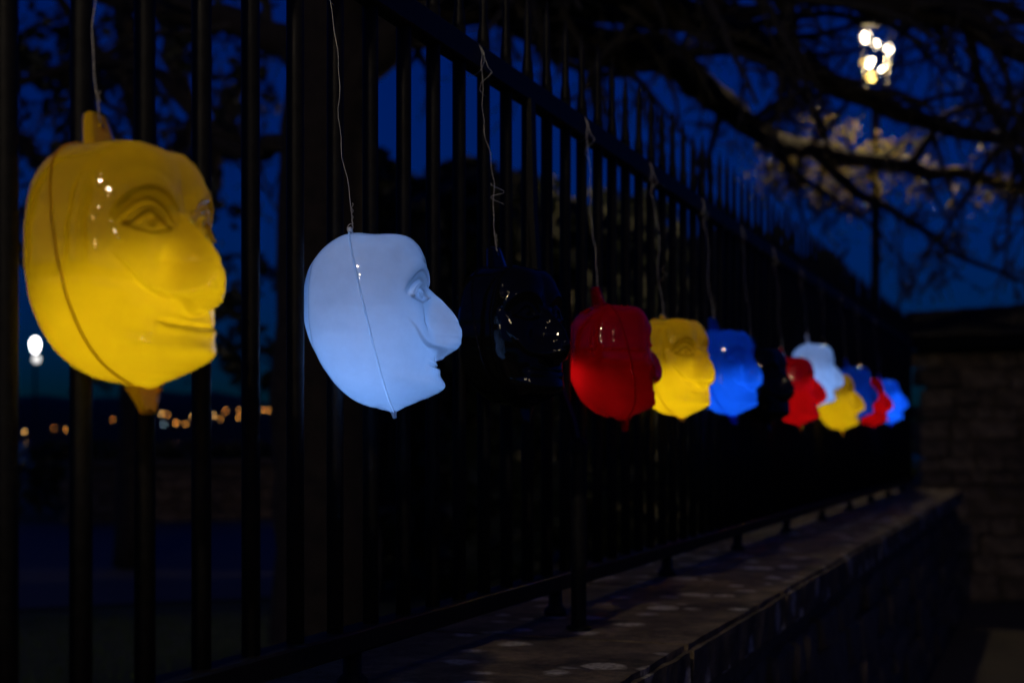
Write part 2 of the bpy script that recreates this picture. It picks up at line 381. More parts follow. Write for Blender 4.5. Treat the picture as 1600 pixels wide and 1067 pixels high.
def smooth_poly(pts, n=6):
    P = [np.array(p, float) for p in pts]; out = []
    for i in range(len(P)-1):
        p0 = P[max(i-1, 0)]; p1 = P[i]; p2 = P[i+1]; p3 = P[min(i+2, len(P)-1)]
        for k in range(n):
            t = k/n; out.append(tuple(0.5*((2*p1)+(-p0+p2)*t+(2*p0-5*p1+4*p2-p3)*t*t+(-p0+3*p1-3*p2+p3)*t**3)))
    out.append(tuple(P[-1])); return out
LEDGE = smooth_poly([(0, -176), (30, -170), (62, -146), (95, -124), (150, -114), (192, -92), (238, -28), (285, 40)], 4)
BROW = smooth_poly([(40, 198), (72, 240), (125, 268), (180, 268), (226, 240), (262, 188), (272, 150)], 4)
MOUTH = smooth_poly([(0, -212), (70, -212), (125, -208), (168, -198)], 4)
UPLID = smooth_poly([(84, 122), (112, 158), (155, 180), (198, 164), (236, 122)], 5)
LOLID = smooth_poly([(84, 122), (125, 106), (165, 103), (205, 110), (236, 122)], 5)
def head_surface(nA, nF, nB):
    al = np.linspace(-90, 90, nA)
    def rad(c, s):
        fine = np.linspace(-95, 95, 1901); v = np.interp(fine, c[0], c[1]); k = np.exp(-(np.linspace(-3, 3, 61)/1.0)**2 * (1/s**2)); k /= k.sum()
        v = np.convolve(np.pad(v, 30, mode='edge'), k, 'valid'); return np.interp(al, fine, v)
    rf, rb, rs = rad(FRONT, 1.0), rad(BACK, 2.2), rad(SIDE, 2.2)
    ph = np.concatenate([np.linspace(-82, 82, nF, endpoint=False), np.linspace(82, 278, nB, endpoint=False)])
    A, P = np.meshgrid(np.radians(al), np.radians(ph), indexing='ij')
    c, s = np.cos(P), np.sin(P); n = 2+sstep((90-np.abs(al))/45)[:, None]*(0.30-0.18*np.clip(c, -1, 1)+0.22*np.clip(c, 0, 1)*sstep((al[:, None]-12)/30))
    rx = np.where(c > 0, rf[:, None], rb[:, None])
    r = (np.abs(c/rx)**n + np.abs(s/rs[:, None])**n) ** (-1/n)
    # close to the poles all curves agree
    x = r*np.cos(A)*c; y = r*np.cos(A)*s; z = r*np.sin(A)
    ay = np.abs(y); front = sstep((x - 20) / 90)
    D = np.zeros(x.shape)
    # cheeks, sockets, glabella
    D += 16*np.exp(-((ay-205)/75)**2-((z+35)/75)**2)
    D -= 24*np.exp(-((ay-158)/85)**2-((z-148)/60)**2)
    D -= 12*np.exp(-(ay/34)**2-((z-235)/60)**2)
    D += 10*np.exp(-((ay-110)/80)**2-((z-335)/50)**2)
    # brow band: raised, crisp edged
    d, sg, t = poly_dist(ay, z, BROW); wd = 25*np.sin(np.pi*np.clip(t*0.92+0.05, 0, 1))**0.7 + 1
    up = np.where(sg > 0, 15.0, 4.5); D += (4+11*np.sin(np.pi*np.clip(t*0.9+0.06, 0, 1)))*0.5*(1-np.tanh((d-wd)/up))
    # eye: bulging ball between lids
    zu = np.interp(ay, [q[0] for q in UPLID], [q[1] for q in UPLID]); zl = np.interp(ay, [q[0] for q in LOLID], [q[1] for q in LOLID])
    ins = (ay > 84) & (ay < 236)
    inside = np.where(ins, np.minimum(zu-z, z-zl), -40.0)
    D += 13*sstep(inside/16) * np.exp(-((ay-160)/80)**2)
    du, _, _ = poly_dist(ay, z, UPLID); dl, _, _ = poly_dist(ay, z, LOLID)
    D += 15*gs(du-5, 6) + 10*gs(dl-3, 6) - 7*gs(du-22, 7) * (z > 120)
    ri = np.hypot(ay-152, (z-141)); D += np.where(inside > 0, 1, 0)*(-6*gs(ri-29, 5)) + 11*gs(ri, 13)
    # moustache ledge under nose wing and cheek
    d, sg, t = poly_dist(ay, z, LEDGE); amp = sstep((1-t)/0.45)*0.85+0.15*(t < 1); amp = amp*sstep((1.0-t)/0.12)
    D += amp*np.where(sg > 0, 24*np.tanh(d/4.5)*np.exp(-d/60), -19*np.tanh(d/4.5)*np.exp(-d/38))
    # mouth
    d, sg, t = poly_dist(ay, z, MOUTH); sd = d*sg; am = sstep((1-t)/0.25)
    D += am*(-13*gs(sd, 6) + 5*gs(sd-16, 10) + np.where(sd < 0, 17*np.tanh(d/7)*np.exp(-d/34), 0)) - 6*np.exp(-((ay-178)/22)**2-((z+192)/24)**2)
    D -= 15*np.exp(-((ay-112)/44)**2-((z-15)/75)**2)
    # chin boss and jaw
    D += 12*np.exp(-(ay/85)**2-((z+295)/38)**2)
    D *= front
    dirx, diry = c, s
    x2 = x + D*dirx; y2 = y + D*diry
    # hooked nose, pushed straight forward
    N = np.interp(z, [-182, -170, -158, -142, -120, -95, -60, -25, 20, 70, 120, 150, 178], [0, 4, 16, 50, 94, 121, 137, 142, 131, 101, 56, 25, 0])
    wn_ = np.interp(z, [-182, -120, -60, 0, 70, 130, 178], [80, 88, 82, 64, 46, 38, 32])
    nose = N*np.exp(-(ay/wn_)**2.1)*front
    wing = 12*np.exp(-((ay-85)/34)**2-((z+92)/42)**2)*front
    x2 = x2 + nose + wing; y2 = y2 + np.sign(y)*wing*0.30
    return x2, y2, z
SEAM_A, SEAM_B = np.array([-122.0, 430.0]), np.array([84.0, -436.0])
seam_dir = (SEAM_B-SEAM_A)/np.linalg.norm(SEAM_B-SEAM_A); seam_n = np.array([-seam_dir[1], seam_dir[0]])    # points to the face
def full_bm(nA, nF, nB):
    x, y, z = head_surface(nA, nF, nB); nP = x.shape[1]
    V = np.stack([x, y, z], -1)[1:-1].reshape(-1, 3); rows = nA-2
    faces = []
    for i in range(rows-1):
        o = i*nP
        for j in range(nP):
            j2 = (j+1) % nP; faces.append((o+j, o+j2, o+nP+j2, o+nP+j))
    top = np.array([[0, 0, z[-1, 0]]]); bot = np.array([[0, 0, z[0, 0]]]); V = np.concatenate([V, bot, top]); b, t = len(V)-2, len(V)-1
    for j in range(nP):
        faces.append((b, (j+1) % nP, j)); o = (rows-1)*nP; faces.append((t, o+j, o+(j+1) % nP))
    me = bpy.data.meshes.new('tmp'); me.from_pydata(V.tolist(), [], faces); bm = bmesh.new(); bm.from_mesh(me); bpy.data.meshes.remove(me); return bm
def shell(nA, nF, nB, keep_front, gap):
    bm = full_bm(nA, nF, nB); nn = Vector((seam_n[0], 0, seam_n[1])); co = Vector((SEAM_A[0], 0, SEAM_A[1])) + nn*gap
    bmesh.ops.bisect_plane(bm, geom=list(bm.verts)+list(bm.edges)+list(bm.faces), plane_co=co, plane_no=nn, clear_inner=keep_front, clear_outer=not keep_front)
    bm.verts.ensure_lookup_table(); bm.verts.index_update()
    V = np.array([v.co[:] for v in bm.verts]); F = [[v.index for v in f.verts] for f in bm.faces]
    B = np.array([v.co[:] for v in bm.verts if v.is_boundary]); bm.free(); return V, F, B
def ring_from(B):
    c = B.mean(0); e1 = np.array([seam_dir[0], 0, seam_dir[1]]); a = np.arctan2(B[:, 1]-0, (B-c)@e1); o = np.argsort(a); B = B[o]
    t = np.linspace(-np.pi, np.pi, 141)[:-1]; aa = np.sort(a)
    return c, np.stack([np.interp(t, aa, B[:, k], period=2*np.pi) for k in range(3)], -1)
def flange(B, half, out, inn, shift=0.0):
    c, ring = ring_from(B); nn = np.array([seam_n[0], 0, seam_n[1]]); m = len(ring); V = []; F = []
    rd = ring-c; rd -= np.outer(rd@nn, nn); L = np.linalg.norm(rd, axis=1, keepdims=True); rd /= L
    sec = [(-half, -inn), (-half, out*0.6), (-half*0.4, out), (half*0.4, out), (half, out*0.6), (half, -inn)]
    for i in range(m):
        for s, q in sec: V.append(ring[i]+rd[i]*q+nn*(s+shift))
    k = len(sec)
    for i in range(m):
        i2 = (i+1) % m
        for j in range(k-1): F.append((i*k+j, i2*k+j, i2*k+j+1, i*k+j+1))
    return np.array(V), F
def tab(top, short=False):
    """tapered moulded lug in the seam plane with a hole boss"""
    P = SEAM_A if top else SEAM_B; dn_ = -seam_dir if top else seam_dir
    h, w0, w1, th = (140, 92, 58, 17) if top else (80, 78, 44, 13)
    if short: h, w0, w1, th = (44, 50, 30, 10) if top else (24, 40, 26, 9)
    prof = [(-14, w0*1.15), (6, w0), (min(22, h*0.35), w0*0.88), (h*0.75, w1*1.05), (h*0.93, w1*0.92), (h, w1*0.62)]
    bm = bmesh.new(); rows = []
    for q, wd in prof:
        rows.append([[bm.verts.new((P[0]+dn_[0]*q+seam_n[0]*s*th*(1.5 if q < 0 else 1.1 if q < 30 else 1), u*wd, P[1]+dn_[1]*q+seam_n[1]*s*th*(1.5 if q < 0 else 1.1 if q < 30 else 1))) for u in (-1, -0.5, 0, 0.5, 1)] for s in (-1, 1)])
    for i in range(len(rows)-1):
        for s in (0, 1):
            for j in range(4):
                a, b_, c_, d_ = rows[i][s][j], rows[i][s][j+1], rows[i+1][s][j+1], rows[i+1][s][j]; bm.faces.new((a, b_, c_, d_) if s else (d_, c_, b_, a))
        for j in (0, 4): bm.faces.new((rows[i][0][j], rows[i][1][j], rows[i+1][1][j], rows[i+1][0][j]))
    for j in range(4): bm.faces.new((rows[-1][0][j], rows[-1][1][j], rows[-1][1][j+1], rows[-1][0][j+1]))
    bmesh.ops.recalc_face_normals(bm, faces=bm.faces)
    bmesh.ops.bevel(bm, geom=[e for e in bm.edges if e.calc_face_angle(0) > 0.9], offset=2.5 if short else 6, segments=2, affect='EDGES')
    if top and not short:      # eyelet boss for the wire
        q = h*0.62; cx, cz = P[0]+dn_[0]*q, P[1]+dn_[1]*q
        r_ = bmesh.ops.create_cone(bm, cap_ends=True, segments=16, radius1=15, radius2=12, depth=th*2+10)
        Mx = Matrix.Translation((cx, 0, cz)) @ Vector((seam_n[0], 0, seam_n[1])).to_track_quat('Z', 'Y').to_matrix().to_4x4(); bmesh.ops.transform(bm, matrix=Mx, verts=r_['verts'])
    bm.verts.index_update(); V = np.array([v.co[:] for v in bm.verts]); F = [[v.index for v in f.verts] for f in bm.faces]; bm.free(); return V, F
LOD = {'hi': (250, 230, 74), 'mid': (150, 130, 48), 'lo': (100, 84, 32)}
LOD['hiw'] = LOD['hi']; LOD['mids'] = LOD['mid']; SHORT = ('hiw', 'mids')
CACHE = {}
def parts_for(lod):
    if lod not in CACHE:
        a = LOD[lod]; g = 3.2 if lod == 'hiw' else 1.5; Vf, Ff, Bf = shell(*a, True, g); Vb, Fb, Bb = shell(*a, False, -g); sh = lod in SHORT
        Vb = Vb.copy(); Vb[:, 1] *= 0.985 if lod != 'hiw' else 0.99
        CACHE[lod] = [('face_shell', Vf, Ff), ('back_shell', Vb, Fb), ('seam_flange',) + flange(Bf, 5.5 if lod == 'hiw' else 5.0, 10.0 if lod == 'hiw' else 9.0, 0.5), ('hanging_tab',) + tab(True, sh), ('lower_tab',) + tab(False, sh)]
    return CACHE[lod]
def hang_point(q): return np.array([SEAM_A[0]-seam_dir[0]*q, 0, SEAM_A[1]-seam_dir[1]*q])      # eyelet
BY = np.array(BAR_Y)
def press(Wd):
    """soft plastic pressed against the railing: bars dent the back, the shell bulges a little between them"""
    d = np.min(np.abs(Wd[:, 1][:, None]-BY[None, :]), axis=1)
    xm = BAR_R + 0.003 - 0.075*sstep((d-0.017)/0.052)
    Wd = Wd.copy(); x = Wd[:, 0]; k = 0.006; h = np.clip(0.5+0.5*(x-xm)/k, 0, 1); Wd[:, 0] = x*h+xm*(1-h)+k*h*(1-h); return Wd
GROUP = 'face lanterns hung along the railing'
def lantern(label, m, wire_x, cy, Xw, yaw, lod, pitch=0.0, roll=0.0, power=0.0, lcol=(0.5, 0.68, 1.0), bulb=(30, 0, -190), scale=1.0, aim=(0.1, 0, -1), spread=1.0, fill=0.1):
    """wire_x: where the wire meets the tab; Xw: how far it hangs out from the railing"""
    d = 1.085-Xw; Z = FPX*(d/math.cos(TH))/(1645.0-wire_x); yy = (Z-d*math.sin(TH))/math.cos(TH)
    zc = CAMP.z+(HORIZ-cy)/FPX*Z                                            # height of the middle of the head
    HANG = hang_point(36 if lod in SHORT else 95)
    root = empty('face_lantern', (Xw, yy, zc+HANG[2]*U*scale), (R(roll), R(pitch), R(yaw)))
    tag(root, label, 'lantern', GROUP)
    Mw = np.array(Matrix.LocRotScale(root.location, root.rotation_euler, None)); Mi = np.linalg.inv(Mw)
    for name, V, F in parts_for(lod):
        L = (V-HANG)*U*scale; W = L@Mw[:3, :3].T+Mw[:3, 3]; W = press(W); L = (W-Mw[:3, 3])@Mi[:3, :3].T
        me = bpy.data.meshes.new(name); me.from_pydata(L.tolist(), [], F); me.materials.append(P_SEAM if lod == 'hiw' and name == 'seam_flange' else P_LUG_LIT if m == P_YEL and name.endswith('tab') else m); me.polygons.foreach_set('use_smooth', [True]*len(me.polygons)); me.update()
        link(name, me, root)
    if power:
        ld = bpy.data.lights.new('bulb', 'SPOT'); ld.energy = power*spread; ld.color = lcol; ld.shadow_soft_size = 0.014; ld.spot_size = R(172); ld.spot_blend = 1.0
        lo = bpy.data.objects.new('bulb', ld); COL.objects.link(lo); lo.parent = root; lo.location = tuple((np.array(bulb)-HANG)*U*scale); lo.rotation_euler = Vector(aim).to_track_quat('-Z', 'Y').to_euler()
        ld = bpy.data.lights.new('bulb_fill', 'POINT'); ld.energy = fill; ld.color = lcol; ld.shadow_soft_size = 0.02  # added fill lamp that brightens the shell beyond the bulb's beam
        lo = bpy.data.objects.new('bulb_fill', ld); COL.objects.link(lo); lo.parent = root; lo.location = tuple((np.array([-20, 0, -150])-HANG)*U*scale)
    return root
COOL = (0.42, 0.62, 1.0)
LANT = [
 # label, material, wire x, mid y, out, yaw, lod, pitch, power, light colour, lamp position, lamp aim
 ('large glowing yellow face lantern nearest the camera, big nosed', P_YEL, 152, 424, 0.050, -4, 'hi', 0, (1.30, 0.19), (0.80, 0.92, 1.0), (0, -10, 70), (0.30, 0, -1)),
 ('sharp pale blue glowing white face lantern seen in profile', P_WHT, 548, 507, 0.050, 21, 'hiw', 0, (0.10, 0.46), (0.20, 0.43, 1.0), (-110, -40, -40), (-0.6, -0.2, -1)),
 ('unlit glossy black face lantern between the white profile and the large red lantern', P_BLK, 774, 531, 0.052, -17, 'mid', 0, 0, None, None, None),
 ('large red face lantern turned away, fourth along the railing', P_RED, 932, 567, 0.055, 44, 'mid', 0, (0.32, 0.035), (0.9, 0.9, 1.0), (-170, 0, 20), (-0.4, 0.1, -1)),
 ('yellow face lantern between the large red one and a blue one', P_YEL, 1036, 577, 0.055, -21, 'mids', 0, (1.9, 0.17), (0.80, 0.92, 1.0), (10, 0, 90), (0.1, 0, -1)),
 ('bright blue face lantern just right of the second yellow one', P_BLU, 1114, 584, 0.055, -18, 'mid', 0, (1.5, 0.12), (0.75, 0.9, 1.0), (20, 0, 70), (0.2, 0, -1)),
 ('unlit black face lantern almost lost between a blue and a small red one', P_BLK, 1172, 604, 0.055, -20, 'lo', 0, 0, None, None, None),
 ('small red face lantern partly covered by a tilted pale one', P_RED, 1222, 612, 0.055, 4, 'lo', 0, (0.9, 0.12), (0.9, 0.9, 1.0), (20, 0, 200), (0.2, 0, -1)),
 ('small pale white face lantern hung higher than its neighbours', P_WHT, 1262, 585, 0.055, 6, 'lo', 6, (0.4, 0.45), (0.24, 0.46, 1.0), (-20, 0, 200), (0.2, 0, -1)),
 ('small dull yellow face lantern below the small pale white one', P_YEL, 1293, 629, 0.055, 0, 'lo', 0, (1.1, 0.22), (0.80, 0.92, 1.0), (0, 0, 200), (0.1, 0, -1)),
 ('small blue face lantern with its face in shadow', P_BLU, 1322, 614, 0.055, 26, 'lo', 0, (0.7, 0.10), (0.75, 0.9, 1.0), (-200, -60, 120), (-0.8, -0.5, -0.7)),
 ('smallest red face lantern tucked between two blue ones', P_RED, 1346, 629, 0.055, 4, 'lo', 0, (0.8, 0.12), (0.9, 0.9, 1.0), (40, 0, 200), (0.2, 0, -1)),
 ('farthest face lantern, bright blue, at the end of the row', P_BLU, 1374, 628, 0.055, 4, 'lo', 0, (1.6, 0.5), (0.75, 0.9, 1.0), (40, 0, 200), (0.3, 0, -1)),
]
WNAME = ['large near yellow lantern', 'sharp white profile lantern', 'unlit black lantern beside the white profile', 'large red lantern', 'second yellow lantern', 'first blue lantern',
         'black lantern beside the first blue one', 'red lantern under the small white one', 'small high white lantern', 'small dull yellow lantern', 'small half dark blue lantern', 'smallest red lantern', 'farthest blue lantern']
for i, (lab, m, wx, cy, Xw, yaw, lod, pit, pw, lc, bl, am_) in enumerate(LANT):
    root = lantern(lab, m, wx, cy, Xw, yaw, lod, pitch=pit, power=pw[0] if pw else 0, fill=pw[1] if pw else 0, lcol=lc or COOL, bulb=bl or (0, 0, 0), aim=am_ or (0, 0, -1), roll=rnd.uniform(-1.5, 1.5))
    # the wire it hangs from, wound round the top rail
    a = root.location.copy(); b = Vector((0.026, a.y-(0.015 if i == 1 else 0.0)+rnd.uniform(-0.02, 0.02), Z_TOPR-0.03)); n = 26; pts = []
    r2 = random.Random(i+40); ph1, ph2 = r2.uniform(0, 6), r2.uniform(0, 6)
    a2 = a+Vector((0.004, 0, 0.004))
    for k in range(n+1):
        t = k/n; q = a2.lerp(b, t); wv = math.sin(t*math.pi)
        q += Vector((0.006*math.sin(t*9+ph1)+0.0018*math.sin(t*37+ph2), 0.008*math.sin(t*7+ph2)+0.0018*math.sin(t*31+ph1), 0))*wv; pts.append(q)
    for k in range(15):
        ang = k/14*2*math.pi*1.2-0.4; pts.append(Vector((0.001+0.026*math.cos(ang), b.y+0.002*k*0.5, Z_TOPR+0.034*math.sin(ang)-0.004)))
    for k in range(6): pts.append(Vector((0.03+0.012*math.sin(k*1.2), b.y+0.012+0.012*math.cos(k*1.1), Z_TOPR-0.02-0.012*k)))
    mb = MB(); org = a.copy(); mb.tube([q-org for q in pts], 0.0006 if i < 6 else 0.0004, 6)
    # loop through the eyelet and the twisted tail above it
    mb.tube([Vector((0.005*math.cos(t*2*math.pi/12), 0.003*math.sin(t*2*math.pi/12), 0.007*math.sin(t*2*math.pi/12)+0.002)) for t in range(13)], 0.0006, 6)
    mb.tube([Vector((0.004+0.0015*math.cos(t*1.4), 0.0015*math.sin(t*1.4), 0.008+0.0022*t)) for t in range(16)], 0.00045, 5)
    if i in (2, 4): mb.tube([Vector((0.006+0.010*math.sin(t*0.7+i), 0.012*math.cos(t*0.75), 0.10+0.003*t)) for t in range(14)], 0.0005, 5)
    o = mb.build('hanging_wire', M_WIRE, None, True, org)
    tag(o, 'thin kinked wire from the top rail holding the '+WNAME[i], 'wire', 'wires holding the lanterns')

# ------------------------------------------------------------------ street lamps
M_LIT = emit('lamp_element_lit', (1.0, 0.84, 0.62), 15.0); M_LITY = emit('lamp_element_amber', (1.0, 0.66, 0.16), 7.0); M_LITW2 = emit('lamp_globe_dim', (0.95, 0.93, 0.9), 1.6); M_LITW = emit('lamp_globe_white', (0.95, 0.97, 1.0), 12.0)
def street_lamp(base, H, label, elements, light, globe=False, lcol=(1, 0.8, 0.5)):
    root = tag(empty('street_lamp', base), label, 'street lamp', 'street lamps')
    mb = MB(); mb.lathe([(0.13, 0), (0.13, 0.10), (0.10, 0.14), (0.10, 0.75), (0.07, 0.82), (0.055, 1.0), (0.045, H-0.5), (0.06, H-0.48), (0.06, H-0.42), (0.03, H-0.38)], sides=14); mb.build('post', M_POST, root, True)
    if globe:
        mb = MB(); mb.lathe([(0.03, H-0.25), (0.09, H-0.2), (0.13, H-0.05), (0.14, H+0.05), (0.11, H+0.16), (0.06, H+0.24)], sides=18); mb.build('globe', M_LITW, root, True)
        mb = MB(); mb.lathe([(0.05, H-0.62), (0.11, H-0.56), (0.13, H-0.48), (0.10, H-0.41), (0.05, H-0.38)], cx=0.06, sides=14); mb.build('lower_globe', M_LITW2, root, True)
        mb = MB(); mb.lathe([(0.05, H-0.40), (0.10, H-0.28), (0.05, H-0.25)], sides=12); mb.build('globe_holder', M_POST, root)
        mb = MB(); mb.lathe([(0.11, H+0.24), (0.07, H+0.30), (0.015, H+0.36)], sides=12); mb.build('cap', M_POST, root)
    else:
        mb = MB()
        for k in range(4):
            q = math.pi/4+k*math.pi/2; mb.tube([(0.13*math.cos(q), 0.13*math.sin(q), H-0.38), (0.25*math.cos(q), 0.25*math.sin(q), H+0.40)], 0.007, 6)
        for rr, zz in ((0.13, H-0.38), (0.25, H+0.40)): mb.tube([(rr*math.cos(math.pi/4+k*math.pi/2), rr*math.sin(math.pi/4+k*math.pi/2), zz) for k in range(5)], 0.014, 6)
        mb.build('lantern_frame', M_POST, root)
        mb = MB(); mb.lathe([(0.24, H+0.40), (0.20, H+0.42), (0.12, H+0.48), (0.05, H+0.54), (0.06, H+0.58), (0.01, H+0.66)], sides=8); mb.build('lantern_roof', M_POST, root)
        for off, rad, m in elements:
            mb = MB(); mb.lathe([(rad*math.sin(t*math.pi/8)+0.001, -rad*math.cos(t*math.pi/8)*1.2) for t in range(9)], sides=12); o = mb.build('lamp_element', m, root, True); o.location = off
    if light:
        ld = bpy.data.lights.new('lamp_light', 'POINT'); ld.energy = light; ld.color = lcol; ld.shadow_soft_size = 0.10
        lo = bpy.data.objects.new('lamp_light', ld); COL.objects.link(lo); lo.parent = root; lo.location = (0, 0, H-0.05)
    return root
LZ = 15.0
def el(px, py, rad, m):
    c = at(1368, 92, LZ); q = at(px, py, LZ); return (Vector((q.x-c.x, q.y-c.y, 5.45+(q.z-c.z))), rad, m)
cbase = at(1368, 685, LZ); HL = 5.45
els = [el(1353, 58, 0.048, M_LIT), el(1368, 70, 0.038, M_LIT), el(1387, 77, 0.048, M_LIT), el(1360, 98, 0.046, M_LIT), el(1380, 111, 0.038, M_LIT), el(1360, 121, 0.050, M_LITY), el(1349, 98, 0.03, M_LITY)]
street_lamp((cbase.x, cbase.y, 0), HL, 'black street lamp with lit lantern head above the railing, right of the trees', els, 260, lcol=(1.0, 0.74, 0.36))
q = at(55, 685, 50); street_lamp((q.x, q.y, 0), 1.45+146*50/FPX, 'small white globe lamp on a dark post seen left below the yellow lantern', None, 30, True, (0.95, 0.97, 1))
std = [(Vector((dx, dy, 5.2+dz)), 0.05, M_LIT) for dx, dy, dz in ((-0.08, 0, 0.1), (0.08, 0.02, 0.1), (0, 0.05, -0.12))]
street_lamp((0.47, -3.6, 0), 5.1, 'street lamp beside the wall behind the camera, lighting the coping', std, 430)
street_lamp((1.3, -8.5, 0), 5.3, 'street lamp farther back on the footway, glinting on the lanterns', std, 130)
street_lamp((6.5, -4.5, 0), 5.3, 'street lamp across the footway whose light glints on the lanterns', std, 50)

# ------------------------------------------------------------------ town lights on the far shore
M_T = [emit('sodium_light', (1.0, 0.40, 0.06), 14), emit('warm_town_light', (1.0, 0.58, 0.17), 16), emit('cool_town_light', (0.5, 0.8, 1.0), 6)]
TOWN = [(252, 646, 1, 1), (261, 647, 0, .8), (256, 663, 2, .8), (275, 661, 0, 1), (290, 662, 0, .9), (302, 650, 1, .9), (333, 649, 1, 1), (344, 655, 0, .5), (353, 641, 0, .7), (374, 640, 0, .8), (374, 652, 0, 1),
        (408, 640, 0, .6), (419, 641, 0, .8), (444, 641, 0, 1), (447, 646, 1, .8), (38, 674, 1, 1), (104, 671, 0, .7), (84, 668, 0, .4), (38, 709, 2, .7), (128, 660, 0, .5), (520, 643, 0, .7), (175, 655, 0, .5)]
ORD = 'first second third fourth fifth sixth seventh eighth ninth tenth eleventh twelfth thirteenth fourteenth fifteenth sixteenth seventeenth eighteenth nineteenth twentieth twenty-first twenty-second'.split()
TOWN.sort()
for it, (px, py, k, s) in enumerate(TOWN):
    Z = 585.0 if py < 690 else 300.0
    top = at(px, py, Z); root = tag(empty('shore_lamp', (top.x, top.y, 0)), 'blurred %s lamp on the far shore, %s from the left' % (('orange', 'amber', 'pale teal')[k], ORD[it]), 'lamp', 'lamps on the far shore')
    mb = MB(); r_ = 0.22*math.sqrt(s)*Z/585; mb.lathe([(r_*math.sin(t*math.pi/6)+0.01, -r_*math.cos(t*math.pi/6)+top.z) for t in range(7)], sides=10); mb.build('lamp_globe', M_T[k], root, True)
    mb = MB(); mb.tube([(0, 0, -0.5), (0, 0, top.z-r_)], 0.12, 5); mb.build('post', M_POST, root)

# ------------------------------------------------------------------ trees
class Tree:
    def __init__(s, name, label, base, seed, group=None):
        s.r = random.Random(seed); s.root = tag(empty(name, base), label, 'tree', group); s.b = Vector(base)
        s.limbs = []; s.tw = MB(); s.lf = MB(); s.fine = MB()
    def rv(s): return Vector((s.r.uniform(-1, 1), s.r.uniform(-1, 1), s.r.uniform(-1, 1)))
    def polyline(s, start, d, L, n, wig, droop):
        p = Vector(start); d = Vector(d).normalized(); pts = [p.copy()]
        for i in range(n):
            d = (d+s.rv()*wig+Vector((0, 0, -droop))).normalized(); p = p+d*(L/n); pts.append(p.copy())
        return pts
    def spread(s, pts, r0, depth, dens, L, droop=0.05, flat=None, start=0.15):
        """children along a branch"""
        n = max(2, int(dens))
        for k in range(n):
            t = start+(1-start)*(k+s.r.random())/n; f = t*(len(pts)-1); i = min(int(f), len(pts)-2); q = pts[i].lerp(pts[i+1], f-i); tan = (pts[i+1]-pts[i]).normalized()
            d = (tan*0.6+s.rv()*0.9).normalized()
            if flat: d.z *= flat
            LL = L*s.r.uniform(0.5, 1.15)*(1-0.35*t)
            rr = r0*(1-0.6*t)*0.5
            cp = s.polyline(q, d, LL, 7 if depth < 2 else 5, 0.28, droop)
            if depth == 1:
                s.tw.tube(cp, [rr*(1-0.75*j/(len(cp)-1)) for j in range(len(cp))], 5, False); s.spread(cp, rr, 2, 5, LL*0.5, droop)
            elif depth == 2:
                rr = max(rr, 0.012); s.fine.tube(cp, [rr*(1-0.7*j/(len(cp)-1)) for j in range(len(cp))], 3, False); s.spread(cp, rr, 3, 4, LL*0.55, droop)
            else:
                rr = max(rr*0.8, 0.007); s.fine.tube(cp, [rr*(1-0.6*j/(len(cp)-1)) for j in range(len(cp))], 3, False); s.tips.append(cp[-1]); s.tips.append(cp[2])
    tips = None
    def limb(s, pts, r0, r1, dens=8, L=1.5, droop=0.04, flat=None, name='limb'):
        if s.tips is None: s.tips = []
        sp_ = [Vector(p) for p in smooth_poly([tuple(p) for p in pts], 5)]
        j = [p+s.rv()*0.25*min(r0, 0.12) for p in sp_]; n = len(j); rad = [r0+(r1-r0)*k/(n-1) for k in range(n)]
        mb = MB(); mb.tube([p-s.b for p in j], rad, 9); mb.build(name, M_BARK, s.root, True)
        if dens: s.spread(j, (r0+r1)/2, 1, dens, L, droop, flat)
    def finish(s, leaves=0, size=0.05, m=None, near=None, reach=0):
        for mbx, nm in ((s.tw, 'branchlets'), (s.fine, 'twigs')):
            if mbx.n:
                mbx.v = [tuple(Vector(p)-s.b) for p in mbx.v]; tag(mbx.build(nm, M_TWIG, s.root), kind='stuff')
        if leaves:
            mb = MB(); tips = s.tips
            if near is not None: tips = [t for t in tips if (t-near).length < reach] or tips
            for k in range(leaves):
                p = s.r.choice(tips)+s.rv()*0.10; a = s.rv().normalized(); b = a.cross(s.rv()).normalized(); z_ = size*s.r.uniform(0.6, 1.3)
                mb.add([p-s.b-a*z_, p-s.b+b*z_*0.5, p-s.b+a*z_, p-s.b-b*z_*0.5], [(0, 1, 2, 3)])
            tag(mb.build('foliage', m, s.root), kind='stuff')

# the big spreading tree just behind the railing
tb = ground_at(505, 1040); TZ = (CAMP.z)*FPX/(1040-685)
tb = at(505, 685, 9.0); tb.z = 0
T1 = Tree('spreading_tree', 'large spreading tree with a thick dark trunk and long limbs behind the railing', tb, 3)
T1.limb([at(505, 1060, 9.0), at(508, 800, 9.0), at(500, 500, 9.0), at(508, 200, 9.05), at(520, -40, 9.1), at(540, -260, 9.2)], 0.36, 0.24, 0, name='trunk')
T1.limb([at(515, 20, 9.0), at(640, -40, 9.2), at(780, 0, 9.8), at(920, 72, 10.4), at(1040, 92, 11), at(1115, 150, 11.6), at(1195, 212, 13), at(1270, 236, 14.1), at(1420, 262, 14.4), at(1600, 292, 14.8), at(1720, 330, 15)], 0.20, 0.04, 22, 1.7)
T1.limb([at(515, -150, 9.1), at(760, -90, 9.2), at(1000, -10, 9.6), at(1180, 70, 10), at(1400, 178, 10.5), at(1640, 232, 11)], 0.18, 0.04, 24, 1.8, 0.07)
T1.limb([at(520, -250, 9.2), at(850, -160, 9), at(1100, -60, 9), at(1330, -8, 9.2), at(1480, 20, 9.4), at(1600, 80, 9.5), at(1760, 140, 9.8)], 0.16, 0.05, 24, 1.8, 0.07)
T1.limb([at(540, -250, 9.2), at(700, -300, 9), at(1000, -220, 8.8), at(1400, -130, 8.8), at(1700, -60, 9)], 0.16, 0.05, 14, 1.7, 0.08)
